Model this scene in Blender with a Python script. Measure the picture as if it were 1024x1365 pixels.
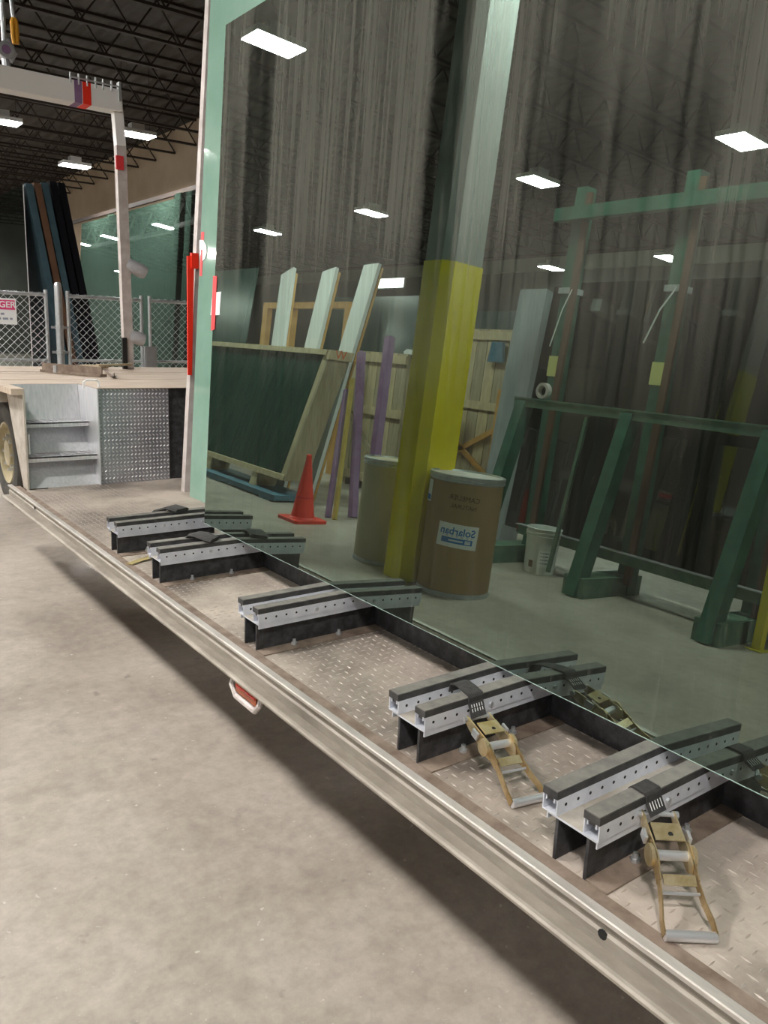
import bpy, math, random
import numpy as np
from mathutils import Vector, Matrix
random.seed(4)
S = bpy.context.scene
for o in list(bpy.data.objects): bpy.data.objects.remove(o)
COL = S.collection
# ------------------------------------------------------------------ camera, world, exposure
DZ = 0.5                                   # height of the low trailer deck above the floor
FPX, YAW, PITCH, ROLL = 1079.45, .6458, .2166, .0397
CAM = np.array([-1.2581, 0., 1.1 + DZ])
CF = np.array([math.sin(YAW)*math.cos(PITCH), math.cos(YAW)*math.cos(PITCH), -math.sin(PITCH)])
_r = np.array([math.cos(YAW), -math.sin(YAW), 0.]); _u = np.cross(_r, CF)
CR = _r*math.cos(ROLL)+_u*math.sin(ROLL); CU = -_r*math.sin(ROLL)+_u*math.cos(ROLL)
cd = bpy.data.cameras.new('camera'); cam = bpy.data.objects.new('camera', cd); COL.objects.link(cam)
cd.sensor_fit = 'VERTICAL'; cd.sensor_height = 36; cd.lens = FPX/1365*36; cd.clip_start = .02; cd.clip_end = 200
cam.matrix_world = Matrix(((CR[0],CU[0],-CF[0],CAM[0]),(CR[1],CU[1],-CF[1],CAM[1]),(CR[2],CU[2],-CF[2],CAM[2]),(0,0,0,1)))
S.camera = cam
W = bpy.data.worlds.new('world'); S.world = W; W.use_nodes = True
W.node_tree.nodes['Background'].inputs[0].default_value = (.5,.52,.5,1); W.node_tree.nodes['Background'].inputs[1].default_value = 0
S.view_settings.view_transform = 'Standard'; S.view_settings.look = 'None'; S.view_settings.gamma = 1
S.view_settings.use_curve_mapping = False; S.view_settings.exposure = 0.62
LAMP_POWER = 225.0
S.cycles.sample_clamp_indirect = 4.0; S.cycles.blur_glossy = 1.0
# ------------------------------------------------------------------ pixel -> place helpers (1024 x 1365 frame)
GX, GZ, TILT = .3576, DZ+.1629, .055       # foot and lean of the big dark sheet of glass
def ray(px):
    d = CF + CR*(px[0]-512)/FPX - CU*(px[1]-682.5)/FPX
    return d/np.linalg.norm(d)
def hit(px, ax, v):
    d = ray(px); return CAM + d*(v-CAM[ax])/d[ax]
GN = np.array([math.cos(TILT), 0, -math.sin(TILT)])
def ghit(px, foot=GX, footz=GZ):
    d = ray(px); P0 = np.array([foot, 0, footz]); return CAM + d*((P0-CAM)@GN)/(d@GN)
def rhit(px, ax, v):                        # where a line of sight mirrored by the glass meets a plane
    d = ray(px); Q = ghit(px); r = d-2*(d@GN)*GN; return Q + r*(v-Q[ax])/r[ax]
# ------------------------------------------------------------------ materials
def nd(t, typ, **k):
    n = t.nodes.new(typ)
    for a, b in k.items(): setattr(n, a, b)
    return n
def mat(name, col, rough=.6, metal=0., col2=None, scale=8., detail=6., stretch=(1,1,1), bump=0., bscale=None, spec=.5, lo=.35, hi=.65, rough2=None, emit=None, es=0):
    m = bpy.data.materials.new(name); m.use_nodes = True; t = m.node_tree; b = t.nodes['Principled BSDF']
    b.inputs['Base Color'].default_value = (*col, 1); b.inputs['Roughness'].default_value = rough; b.inputs['Metallic'].default_value = metal
    b.inputs['Specular IOR Level'].default_value = spec
    if emit: b.inputs['Emission Color'].default_value = (*emit,1); b.inputs['Emission Strength'].default_value = es
    if col2 or bump:
        tc = nd(t,'ShaderNodeTexCoord'); mp = nd(t,'ShaderNodeMapping'); mp.inputs['Scale'].default_value = stretch
        t.links.new(tc.outputs['Object'], mp.inputs['Vector'])
        nz = nd(t,'ShaderNodeTexNoise'); nz.inputs['Scale'].default_value = scale; nz.inputs['Detail'].default_value = detail; nz.inputs['Roughness'].default_value = .65
        t.links.new(mp.outputs[0], nz.inputs['Vector'])
        if col2:
            r = nd(t,'ShaderNodeValToRGB'); r.color_ramp.elements[0].position = lo; r.color_ramp.elements[1].position = hi
            r.color_ramp.elements[0].color = (*col,1); r.color_ramp.elements[1].color = (*col2,1)
            t.links.new(nz.outputs['Fac'], r.inputs[0]); t.links.new(r.outputs[0], b.inputs['Base Color'])
        if rough2 is not None:
            mr = nd(t,'ShaderNodeMapRange'); mr.inputs[1].default_value = lo; mr.inputs[2].default_value = hi; mr.inputs[3].default_value = rough; mr.inputs[4].default_value = rough2
            t.links.new(nz.outputs['Fac'], mr.inputs[0]); t.links.new(mr.outputs[0], b.inputs['Roughness'])
        if bump:
            n2 = nz
            if bscale:
                n2 = nd(t,'ShaderNodeTexNoise'); n2.inputs['Scale'].default_value = bscale; n2.inputs['Detail'].default_value = 4; t.links.new(mp.outputs[0], n2.inputs['Vector'])
            bp = nd(t,'ShaderNodeBump'); bp.inputs['Strength'].default_value = bump; bp.inputs['Distance'].default_value = .01
            t.links.new(n2.outputs['Fac'], bp.inputs['Height']); t.links.new(bp.outputs[0], b.inputs['Normal'])
    return m
def emis(name, col, s):
    m = bpy.data.materials.new(name); m.use_nodes = True; t = m.node_tree; t.nodes.clear()
    e = nd(t,'ShaderNodeEmission'); e.inputs[0].default_value = (*col,1); e.inputs[1].default_value = s
    o = nd(t,'ShaderNodeOutputMaterial'); t.links.new(e.outputs[0], o.inputs[0]); return m
def glass_face(name, tint, refl, gcol, dust=0., dcol=(.4,.4,.36), bands=(), rough=.0, film=None):
    """coated sheet glass: mirror-like coat over a see-through tint, with a film of dust wiped off in vertical bands"""
    m = bpy.data.materials.new(name); m.use_nodes = True; t = m.node_tree; t.nodes.clear(); L = t.links.new
    out = nd(t,'ShaderNodeOutputMaterial'); g = nd(t,'ShaderNodeBsdfGlossy'); g.inputs['Color'].default_value = (*gcol,1); g.inputs['Roughness'].default_value = rough
    tr = nd(t,'ShaderNodeBsdfTransparent'); tr.inputs[0].default_value = (*tint,1)
    lw = nd(t,'ShaderNodeFresnel'); lw.inputs[0].default_value = 1.5
    mr = nd(t,'ShaderNodeMapRange'); mr.inputs[1].default_value = 0; mr.inputs[2].default_value = 1; mr.inputs[3].default_value = refl; mr.inputs[4].default_value = 1
    L(lw.outputs[0], mr.inputs[0])
    mx = nd(t,'ShaderNodeMixShader'); L(mr.outputs[0], mx.inputs[0]); L(tr.outputs[0], mx.inputs[1]); L(g.outputs[0], mx.inputs[2])
    last = mx.outputs[0]
    if dust:
        tc = nd(t,'ShaderNodeTexCoord'); sx = nd(t,'ShaderNodeSeparateXYZ'); L(tc.outputs['Object'], sx.inputs[0])
        def noise(st, sc, det=6):
            mp = nd(t,'ShaderNodeMapping'); mp.inputs['Scale'].default_value = st; L(tc.outputs['Object'], mp.inputs[0])
            n = nd(t,'ShaderNodeTexNoise'); n.inputs['Scale'].default_value = sc; n.inputs['Detail'].default_value = det; n.inputs['Roughness'].default_value = .6; L(mp.outputs[0], n.inputs[0]); return n.outputs['Fac']
        def rng(v, a, b, c, d):
            r = nd(t,'ShaderNodeMapRange'); r.inputs[1].default_value = a; r.inputs[2].default_value = b; r.inputs[3].default_value = c; r.inputs[4].default_value = d; L(v, r.inputs[0]); return r.outputs[0]
        def mul(a, b, op='MULTIPLY'):
            x = nd(t,'ShaderNodeMath', operation=op); 
            for i, v in enumerate((a,b)):
                if isinstance(v, (int,float)): x.inputs[i].default_value = v
                else: L(v, x.inputs[i])
            return x.outputs[0]
        st = rng(noise((1,60,1.2),1.0), .3,.7,.8,1.15)          # fine vertical streaks
        st = mul(st, rng(noise((1,14,.5),1.0), .3,.7,.75,1.15))
        wob = mul(noise((1,9,3),1.0), .09)
        yy = mul(sx.outputs['Y'], wob, 'ADD')
        tot = st
        for (y0, y1, z0, z1, amt) in bands:
            a = rng(yy, y0+.045-.02, y0+.045+.02, 0, 1); b = rng(yy, y1+.045-.02, y1+.045+.02, 1, 0)
            c = rng(sx.outputs['Z'], z0-.15, z0+.15, 0, 1); d = rng(sx.outputs['Z'], z1-.15, z1+.15, 1, 0)
            k = mul(mul(a,b), mul(c,d)); k = mul(k, rng(noise((1,25,2.5),1.0), .3,.5,.55,1))
            tot = mul(tot, rng(k, 0, 1, 1, 1-amt))
        if film:      # the film of dust lies on the upper part; only runs and smears reach lower down
            zz = mul(sx.outputs['Z'], mul(noise((1,10,1.5),1.0), .5), 'ADD')
            tot = mul(tot, rng(zz, film[0]+.25, film[1]+.25, .16, 1.))
            tot = mul(tot, rng(noise((1,38,.8),1.0), .5,.64,1,.45))     # runs where the dust is washed away
            drip = mul(rng(noise((1,75,2.2),1.0), .56,.7,0,.5), rng(sx.outputs['Z'], .0, .5, 1, 0)); tot = mul(tot, drip, 'ADD')
        tot = mul(tot, dust); 
        cl = nd(t,'ShaderNodeClamp'); L(tot, cl.inputs[0])
        df = nd(t,'ShaderNodeBsdfDiffuse'); df.inputs[0].default_value = (*dcol,1)
        m2 = nd(t,'ShaderNodeMixShader'); L(cl.outputs[0], m2.inputs[0]); L(last, m2.inputs[1]); L(df.outputs[0], m2.inputs[2]); last = m2.outputs[0]
    L(last, out.inputs[0]); return m
M = {}
M['alu'] = mat('mill aluminium', (.6,.62,.69), .4, .3, (.76,.78,.85), 14, bump=.05)
M['alu_dusty'] = mat('dusty aluminium', (.36,.31,.26), .6, .1, (.52,.48,.43), 9)
M['alu_bright'] = mat('brushed aluminium', (.66,.67,.7), .35, .6, (.82,.82,.84), 5, stretch=(14,14,1.2))
M['rubber'] = mat('black rubber', (.028,.028,.031), .62, 0, (.06,.058,.056), 30, bump=.1)
M['rubber_top'] = mat('dusty rubber', (.115,.108,.098), .8, 0, (.19,.178,.16), 22)
M['black_plate'] = mat('black painted steel', (.018,.018,.02), .5, 0, (.075,.075,.08), 26, lo=.4, hi=.75, bump=.2)
M['black'] = mat('black steel', (.012,.012,.013), .5)
M['hole'] = mat('dark hole', (.01,.01,.01), .9)
M['steel'] = mat('galvanised steel', (.5,.52,.54), .4, .7, (.62,.63,.65), 20)
M['zinc'] = mat('yellow zinc steel', (.52,.38,.17), .28, .75, (.8,.68,.45), 18)
M['zinc_dark'] = mat('dark yellow zinc steel', (.3,.19,.07), .32, .75, (.55,.42,.24), 20)
M['chrome'] = mat('bright zinc bar', (.8,.8,.82), .3, .75)
M['web'] = mat('black strap webbing', (.022,.02,.021), .85, 0, (.04,.037,.036), 60, stretch=(1,1,1), bump=.3)
M['web_tan'] = mat('tan strap webbing', (.3,.24,.1), .85)
M['white_thread'] = mat('white stitching', (.8,.8,.78), .8)
M['white_post'] = mat('worn white post', (.46,.4,.38), .5, 0, (.6,.55,.53), 12)
M['white_paint'] = mat('white gloss paint', (.86,.85,.84), .35)
M['wood'] = mat('weathered plank', (.36,.28,.21), .75, 0, (.56,.46,.37), 3.5, stretch=(1,9,1), bump=.15)
M['pine'] = mat('pine board', (.46,.37,.22), .7, 0, (.6,.5,.33), 3, stretch=(6,6,1.2), bump=.1)
M['oldpine'] = mat('old pine board', (.32,.26,.17), .75, 0, (.46,.39,.27), 3, stretch=(7,7,1.), bump=.1)
M['orangewood'] = mat('orange timber', (.5,.25,.06), .7, 0, (.62,.36,.12), 4)
M['green'] = mat('green rack paint', (.012,.075,.045), .5, 0, (.035,.135,.088), 7, bump=.06)
M['greengrey'] = mat('dusty green rack paint', (.06,.15,.1), .6, 0, (.14,.22,.16), 6)
M['yellow'] = mat('yellow safety paint', (.78,.62,.0), .38, 0, (.86,.72,.02), 2.5)
M['colgrey'] = mat('grey column paint', (.28,.3,.3), .5, 0, (.36,.38,.38), 3)
M['kraft'] = mat('kraft fibre drum', (.34,.215,.1), .6, 0, (.4,.26,.13), 2, stretch=(1,1,.3))
M['kraft_pale'] = mat('pale fibre drum', (.5,.42,.28), .6, 0, (.57,.49,.34), 2)
M['white'] = mat('white paper', (.86,.86,.86), .7)
M['blue'] = mat('blue print', (.03,.2,.55), .6)
M['ink'] = mat('brown marker ink', (.1,.06,.03), .8)
M['cone'] = mat('orange red plastic', (.86,.05,.02), .45, 0, (.7,.03,.015), 6)
M['pail'] = mat('white plastic pail', (.72,.74,.72), .4, 0, (.8,.82,.8), 7)
M['print'] = mat('grey print', (.3,.33,.4), .7)
M['purple'] = mat('purple painted wood', (.2,.1,.22), .6, 0, (.3,.18,.32), 4)
M['red'] = mat('red strap', (.85,.03,.01), .5)
M['redtape'] = mat('red tape', (.75,.05,.06), .45)
M['orange'] = mat('orange lens', (.42,.1,.03), .35, 0, (.25,.055,.02), 25)
M['redlens'] = mat('red lens', (.6,.02,.02), .3)
M['tyre'] = mat('tyre rubber', (.035,.033,.03), .8, 0, (.075,.068,.058), 9, bump=.1)
M['rim'] = mat('dusty wheel rim', (.42,.36,.22), .5, .3, (.6,.53,.38), 6)
M['blue_paint'] = mat('faded blue paint', (.04,.13,.2), .6, 0, (.09,.2,.28), 5)
M['bluegrey'] = mat('blue grey board', (.022,.055,.075), .5, 0, (.045,.09,.115), 4)
M['brown'] = mat('brown board', (.09,.04,.02), .6, 0, (.13,.065,.035), 5)
M['darkboard'] = mat('dark board', (.004,.004,.007), .6, spec=.15)
M['grey_sleeve'] = mat('grey foam sleeve', (.4,.4,.43), .7, 0, (.55,.55,.58), 15)
M['crane_yellow'] = mat('hook yellow', (.75,.35,.02), .4)
M['foam'] = mat('white foam board', (.72,.74,.74), .6)
M['wrap'] = mat('grey plastic wrap', (.25,.28,.3), .3, 0, (.36,.39,.41), 6, stretch=(1,1,.2))
M['pinkbar'] = mat('maroon board', (.16,.03,.04), .6)
M['paleyellow'] = mat('pale yellow label', (.6,.58,.2), .7)
M['lens'] = emis('lit lamp lens', (1.,.97,.92), LAMP_POWER)
M['skylens'] = emis('daylight window pane', (1.,.99,.97), 14)
M['housing'] = mat('lamp housing', (.6,.6,.6), .5)
M['joist'] = mat('roof steel primer', (.03,.022,.018), .7, spec=.2)
M['girder'] = mat('roof girder paint', (.4,.4,.42), .5)
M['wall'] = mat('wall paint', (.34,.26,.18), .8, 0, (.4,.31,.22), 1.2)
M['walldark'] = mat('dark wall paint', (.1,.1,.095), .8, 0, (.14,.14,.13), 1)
M['trim'] = mat('wall beam paint', (.3,.3,.27), .7)
M['edge'] = mat('glass edge', (.5,.8,.68), .15, 0, spec=.8)
M['edge_dark'] = mat('dark glass edge', (.03,.07,.06), .2, spec=.8)
M['dullyellow'] = mat('dull yellow timber', (.38,.27,.05), .7, 0, (.48,.35,.08), 5)
M['arris'] = mat('ground glass arris', (.3,.4,.36), .2, spec=.8)
M['railcap'] = mat('worn rail cap', (.36,.33,.3), .45, .3, (.55,.51,.47), 4, stretch=(3,1,3))
M['railweb'] = mat('grimy rail web', (.2,.175,.15), .6, .2, (.36,.325,.28), 4, stretch=(2,1,5), detail=9, lo=.3, hi=.65)
M['tbeam'] = mat('trailer rail aluminium', (.22,.19,.16), .5, .3, (.38,.34,.29), 4, stretch=(2,1,2), detail=9, lo=.3, hi=.65)
M['grime_shade'] = mat('brown grime strip', (.13,.09,.065), .85, 0, (.25,.19,.15), 12)  # dirt on the edge strip, painted shade at the bearers' feet
# ------------------------------------------------------------------ mesh builder
class MB:
    def __init__(s): s.v = []; s.f = []; s.m = []
    def add(s, vs, fs, mi=0):
        n = len(s.v); s.v += [tuple(map(float,v)) for v in vs]; s.f += [tuple(i+n for i in f) for f in fs]; s.m += [mi]*len(fs); return s
    def box(s, x0,x1,y0,y1,z0,z1, mi=0):
        vs = [(x,y,z) for x in (x0,x1) for y in (y0,y1) for z in (z0,z1)]
        return s.add(vs, [(0,1,3,2),(4,6,7,5),(0,4,5,1),(2,3,7,6),(0,2,6,4),(1,5,7,3)], mi)
    def obox(s, A, B, w, h, up=(0,0,1), mi=0):
        """bar from A to B, w across, h along up"""
        A = Vector(A); B = Vector(B); d = (B-A).normalized(); u = Vector(up); sd = d.cross(u).normalized(); u = sd.cross(d).normalized()
        vs = [P + sd*(w/2*a) + u*(h/2*b) for P in (A,B) for a in (-1,1) for b in (-1,1)]
        return s.add(vs, [(0,1,3,2),(4,6,7,5),(0,4,5,1),(2,3,7,6),(0,2,6,4),(1,5,7,3)], mi)
    def tube(s, pts, r, n=8, mi=0, cap=True):
        pts = [Vector(p) for p in pts]; rs = r if isinstance(r,(list,tuple)) else [r]*len(pts); vs = []; fs = []
        d0 = (pts[1]-pts[0]).normalized(); u = d0.orthogonal().normalized()
        for i, p in enumerate(pts):
            d = ((pts[min(i+1,len(pts)-1)]-pts[max(i-1,0)])).normalized(); u = (u - d*u.dot(d)).normalized(); w = d.cross(u)
            for k in range(n):
                a = 2*math.pi*k/n; vs.append(p+(u*math.cos(a)+w*math.sin(a))*rs[i])
        for i in range(len(pts)-1):
            for k in range(n): fs.append((i*n+k, i*n+(k+1)%n, (i+1)*n+(k+1)%n, (i+1)*n+k))
        if cap: fs += [tuple(range(n))[::-1], tuple((len(pts)-1)*n+k for k in range(n))]
        return s.add(vs, fs, mi)
    def lathe(s, prof, c=(0,0,0), n=32, mi=0):
        vs = []; fs = []
        for r, z in prof:
            for k in range(n): a = 2*math.pi*k/n; vs.append((c[0]+r*math.cos(a), c[1]+r*math.sin(a), c[2]+z))
        for i in range(len(prof)-1):
            for k in range(n): fs.append((i*n+k, i*n+(k+1)%n, (i+1)*n+(k+1)%n, (i+1)*n+k))
        return s.add(vs, fs, mi)
    def prism(s, poly, ax, a, b, mi=0):
        """polygon in the two other axes (in order) extruded along axis ax from a to b"""
        def P(p, t):
            q = list(p); q.insert(ax, t); return q
        n = len(poly); vs = [P(p,a) for p in poly]+[P(p,b) for p in poly]
        fs = [(i,(i+1)%n,n+(i+1)%n,n+i) for i in range(n)]+[tuple(range(n))[::-1], tuple(range(n,2*n))]
        return s.add(vs, fs, mi)
    def build(s, name, mats, parent=None, smooth=False, fix=True):
        me = bpy.data.meshes.new(name); me.from_pydata(s.v, [], s.f)
        for m in (mats if isinstance(mats,(list,tuple)) else [mats]): me.materials.append(M[m] if isinstance(m,str) else m)
        me.polygons.foreach_set('material_index', s.m)
        if fix:
            import bmesh
            bm = bmesh.new(); bm.from_mesh(me); bmesh.ops.recalc_face_normals(bm, faces=bm.faces); bm.to_mesh(me); bm.free()
        if smooth:
            me.polygons.foreach_set('use_smooth', [True]*len(me.polygons))
            try: me.set_sharp_from_angle(angle=math.radians(35))
            except Exception: pass
        me.update(); o = bpy.data.objects.new(name, me); COL.objects.link(o); o.parent = parent
        return o
def tag(o, label, cat, group=None):
    o['label'] = label; o['category'] = cat
    if group: o['group'] = group
    return o
def thing(name, label, cat, loc=(0,0,0), group=None):
    o = bpy.data.objects.new(name, None); COL.objects.link(o); o.location = loc; o.empty_display_size = .1
    return tag(o, label, cat, group)
def struct(o): o['kind'] = 'structure'; return o
def local(o, root):                     # mesh given in world places -> child of a root with an offset
    o.parent = root; o.matrix_parent_inverse = Matrix.Translation(-Vector(root.location)); return o
def copy_tree(o, parent=None):
    c = o.copy(); COL.objects.link(c); c.parent = parent
    for ch in o.children: copy_tree(ch, c)
    return c
def text_mesh(body, size, extrude=.0004, font_bold=False):
    cu = bpy.data.curves.new('lettering', 'FONT'); cu.body = body; cu.size = size; cu.extrude = extrude; cu.align_x = 'CENTER'; cu.align_y = 'CENTER'; cu.resolution_u = 3
    if font_bold: cu.offset = size*.02
    o = bpy.data.objects.new('lettering', cu); COL.objects.link(o); dg = bpy.context.evaluated_depsgraph_get()
    me = bpy.data.meshes.new_from_object(o.evaluated_get(dg)); bpy.data.objects.remove(o); bpy.data.curves.remove(cu); return me
def text_obj(name, body, size, m, fn, parent, **k):
    me = text_mesh(body, size, **k); me.materials.clear(); me.materials.append(M[m])
    for v in me.vertices: v.co = fn(v.co)
    o = bpy.data.objects.new(name, me); COL.objects.link(o); o.parent = parent; return o
# ================================================================== THE HALL
CEIL = 6.3; XW0, XW1, YW0, YW1 = -15.4, 7.2, -7., 42.
fm = bpy.data.materials.new('concrete'); fm.use_nodes = True; t = fm.node_tree; b = t.nodes['Principled BSDF']; L = t.links.new
tc = nd(t,'ShaderNodeTexCoord')
def nz(sc, det=8, ro=.65, dist=0):
    n = nd(t,'ShaderNodeTexNoise'); n.inputs['Scale'].default_value = sc; n.inputs['Detail'].default_value = det; n.inputs['Roughness'].default_value = ro; n.inputs['Distortion'].default_value = dist; L(tc.outputs['Object'], n.inputs[0]); return n.outputs['Fac']
def ramp(v, stops):
    r = nd(t,'ShaderNodeValToRGB'); e = r.color_ramp.elements
    while len(e) < len(stops): e.new(.5)
    for q, (p_, c_) in zip(e, stops): q.position = p_; q.color = (*c_,1)
    L(v, r.inputs[0]); return r.outputs[0]
def mixc(a, b_, f, mode='MIX'):
    x = nd(t,'ShaderNodeMix', data_type='RGBA', blend_type=mode)
    if isinstance(f,(int,float)): x.inputs[0].default_value = f
    else: L(f, x.inputs[0])
    L(a, x.inputs[6]) if not isinstance(a,tuple) else x.inputs[6].__setattr__('default_value',(*a,1))
    L(b_, x.inputs[7]) if not isinstance(b_,tuple) else x.inputs[7].__setattr__('default_value',(*b_,1))
    return x.outputs[2]
base = ramp(nz(1.3,10,.7,.4), [(.3,(.3,.258,.22)),(.5,(.405,.355,.305)),(.7,(.49,.44,.39))])
base = mixc(base, ramp(nz(16,9,.75), [(.35,(.74,.73,.72)),(.65,(1.1,1.1,1.1))]), .75, 'MULTIPLY')
base = mixc(base, (.6,.57,.53), ramp(nz(38,2,.5), [(.7,(0,0,0)),(.76,(.8,.8,.8))]))
base = mixc(base, (.2,.18,.155), ramp(nz(3.1,7,.6,.6), [(.62,(0,0,0)),(.72,(.55,.55,.55))]))
base = mixc(base, (.17,.15,.125), ramp(nz(9,3,.5), [(.7,(0,0,0)),(.75,(.6,.6,.6))]))
L(base, b.inputs['Base Color'])
rr = nd(t,'ShaderNodeMapRange'); rr.inputs[1].default_value = .35; rr.inputs[2].default_value = .65; rr.inputs[3].default_value = .3; rr.inputs[4].default_value = .55; L(nz(2.3), rr.inputs[0]); L(rr.outputs[0], b.inputs['Roughness'])
bp = nd(t,'ShaderNodeBump'); bp.inputs['Strength'].default_value = .12; bp.inputs['Distance'].default_value = .004; L(nz(30,4), bp.inputs['Height']); L(bp.outputs[0], b.inputs['Normal'])
struct(MB().box(XW0,XW1,YW0,YW1,-.2,0).build('floor', fm))
cm = mat('roof deck', (.028,.022,.019), .8, 0, (.045,.036,.03), 3, stretch=(.3,1,1))
t = cm.node_tree; wv = nd(t,'ShaderNodeTexWave'); wv.inputs['Scale'].default_value = 1.1; wv.bands_direction = 'X'; tcx = nd(t,'ShaderNodeTexCoord'); t.links.new(tcx.outputs['Object'], wv.inputs[0])
bp = nd(t,'ShaderNodeBump'); bp.inputs['Strength'].default_value = 1; bp.inputs['Distance'].default_value = .06; t.links.new(wv.outputs['Fac'], bp.inputs['Height']); t.links.new(bp.outputs[0], t.nodes['Principled BSDF'].inputs['Normal'])
ceil = struct(MB().box(XW0,XW1,YW0,YW1,CEIL,CEIL+.2).build('ceiling', cm))
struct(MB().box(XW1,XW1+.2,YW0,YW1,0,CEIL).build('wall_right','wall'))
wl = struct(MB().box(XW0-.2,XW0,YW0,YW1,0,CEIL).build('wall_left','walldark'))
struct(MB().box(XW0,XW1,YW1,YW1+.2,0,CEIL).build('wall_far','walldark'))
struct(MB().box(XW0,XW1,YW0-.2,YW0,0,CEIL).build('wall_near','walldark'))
struct(MB().box(XW0,XW0+.12,YW0,YW1,5.25,5.62).build('trim_1','trim'))
struct(MB().box(XW0,XW0+.16,YW0,YW1,5.66,5.72).build('trim_2','joist'))
# open web roof joists
jm = MB(); JH = .58; n = 60; x0 = XW0; dx = (XW1-XW0)/n
jm.box(XW0,XW1,-.035,.035,-.04,0); jm.box(XW0,XW1,-.035,.035,-JH,-JH+.04)
for k in range(n):
    a = (x0+k*dx, 0, -.03 if k%2 else -JH+.03); c = (x0+(k+1)*dx, 0, -JH+.03 if k%2 else -.03); jm.obox(a, c, .022, .022, (0,1,0))
j0 = None
for k in range(38):
    y = YW0+.9+1.26*k
    if j0 is None: j = j0 = jm.build('roof_joist','joist',ceil)
    else: j = j0.copy(); COL.objects.link(j)
    j.location = (0,y,CEIL)
gm = MB(); Y0g, Y1g = 12., 41.; n = 36; dy = (Y1g-Y0g)/n
gm.box(-.07,.07,Y0g,Y1g,-.08,0); gm.box(-.07,.07,Y0g,Y1g,-.9,-.8)
for k in range(n): gm.obox((0,Y0g+k*dy,-.04 if k%2 else -.86),(0,Y0g+(k+1)*dy,-.86 if k%2 else -.04),.06,.06,(1,0,0))
g = gm.build('roof_girder','girder',ceil); g.location = (1.2,0,CEIL-.35)
# high bay lamps (places read off directly and in the glass
LZ = 5.0
lamps = [tuple(hit(p,2,LZ)[:2]) for p in ((182,181),(100,222),(2,163))]+[tuple(rhit(p,2,LZ)[:2]) for p in ((365,60),(495,285),(357,310),(717,243),(990,190),(735,358))]
lamps += [(-2.5,3.9),(-2.5,-1.2),(-8.1,1.6),(-2.5,13.6),(-2.5,18.6),(1.8,24.6),(1.8,29.4),(1.8,32.8),(-1.9,38.9),(-8.3,25.5),tuple(rhit((893,345),2,LZ)[:2]),(-8.1,-2.8),(-14.3,6.0)]  # the last pair are unseen lamps, added to lighten the trailer's shadow
wherel = ['over the far rack by the fence','over the fence','beside the white roof girder','over the drop deck steps','beside the tall dark column band','far down the aisle','near the green rack post','over the green glass rack','by the left wall beam',
 'over the aisle beside the trailer','over the near end of the aisle','over the near end of the racks','over the aisle past the steps','over the aisle beyond the fence','first in the row far beyond the leaning boards','second in the row far beyond the leaning boards','third in the row far beyond the leaning boards','at the far end of the aisle','at the far end of the racks','by the left wall, between two rack posts','over the near wall end of the racks, added as fill light','by the left wall behind the green rack, added as fill light']
lm0 = None
assert len(lamps) == len(wherel)
for i_, ((x,y), wl_) in enumerate(zip(lamps, wherel)):
    off_ = '' if i_ < 3 else '_offscreen'        # only the first three hang in the picture itself; the rest show as mirror images, carry the rows on or add fill
    L0 = thing('high_bay_lamp'+off_, 'lit white rectangular high bay lamp hanging '+wl_, 'lamp', (x,y,LZ), 'high bay lamps')
    if lm0 is None:
        a = MB().box(-.31,.31,-.2,.2,.012,.08).box(-.12,.12,-.1,.1,.08,.2).build('housing','housing',L0)
        b_ = MB().box(-.3,.3,-.19,.19,0,.011).build('lens','lens',L0)
        c_ = MB().tube([(-.25,0,.08),(-.25,0,CEIL-LZ)],.004,5).build('hanger','joist',L0); d_ = MB().tube([(.25,0,.08),(.25,0,CEIL-LZ)],.004,5).build('hanger','joist',L0); lm0 = (a,b_,c_,d_)
    else:
        for q in lm0:
            r_ = q.copy(); r_.name = ('lens'+off_) if q is lm0[1] else q.name.split('.')[0]; COL.objects.link(r_); r_.parent = L0
# lit high window in the left wall
P = rhit((515,375),0,XW0+.02); win = struct(MB().box(XW0,XW0+.04,P[1]-1.1,P[1]+1.1,P[2]-.28,P[2]+.28).build('window_1_offscreen','girder'))
for k in range(4): MB().box(XW0+.041,XW0+.045,P[1]-1.05+k*.53,P[1]-.55+k*.53,P[2]-.23,P[2]+.23).build('pane_offscreen','skylens',win)
# ================================================================== THE TRAILER
TR = thing('flatbed_trailer','low deck glass hauling trailer with treadplate deck, aluminium rail and rear steps','trailer',(0,0,0))
dm = mat('dusty treadplate', (.1,.076,.062), .5, .15, (.19,.152,.13), 5, detail=9, lo=.3, hi=.65, bump=.15, bscale=60)
def dust_over(m, dustc):
    t = m.node_tree; L = t.links.new; b = t.nodes['Principled BSDF']; src = b.inputs['Base Color'].links[0].from_socket
    tc = nd(t,'ShaderNodeTexCoord'); n = nd(t,'ShaderNodeTexNoise'); n.inputs['Scale'].default_value = 1.7; n.inputs['Detail'].default_value = 9; n.inputs['Roughness'].default_value = .68; L(tc.outputs['Object'], n.inputs[0])
    r = nd(t,'ShaderNodeMapRange'); r.inputs[1].default_value = .36; r.inputs[2].default_value = .62; L(n.outputs['Fac'], r.inputs[0])
    mx = nd(t,'ShaderNodeMix', data_type='RGBA'); L(r.outputs[0], mx.inputs[0]); L(src, mx.inputs[6]); mx.inputs[7].default_value = (*dustc,1); L(mx.outputs[2], b.inputs['Base Color'])
    r2 = nd(t,'ShaderNodeMapRange'); r2.inputs[3].default_value = b.inputs['Roughness'].default_value; r2.inputs[4].default_value = .8; L(r.outputs[0], r2.inputs[0]); L(r2.outputs[0], b.inputs['Roughness'])
dust_over(dm, (.46,.395,.34))
MB().box(-.004,2.36,-2.4,5.6,DZ-.02,DZ).build('deck_plate', dm, TR)
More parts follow.
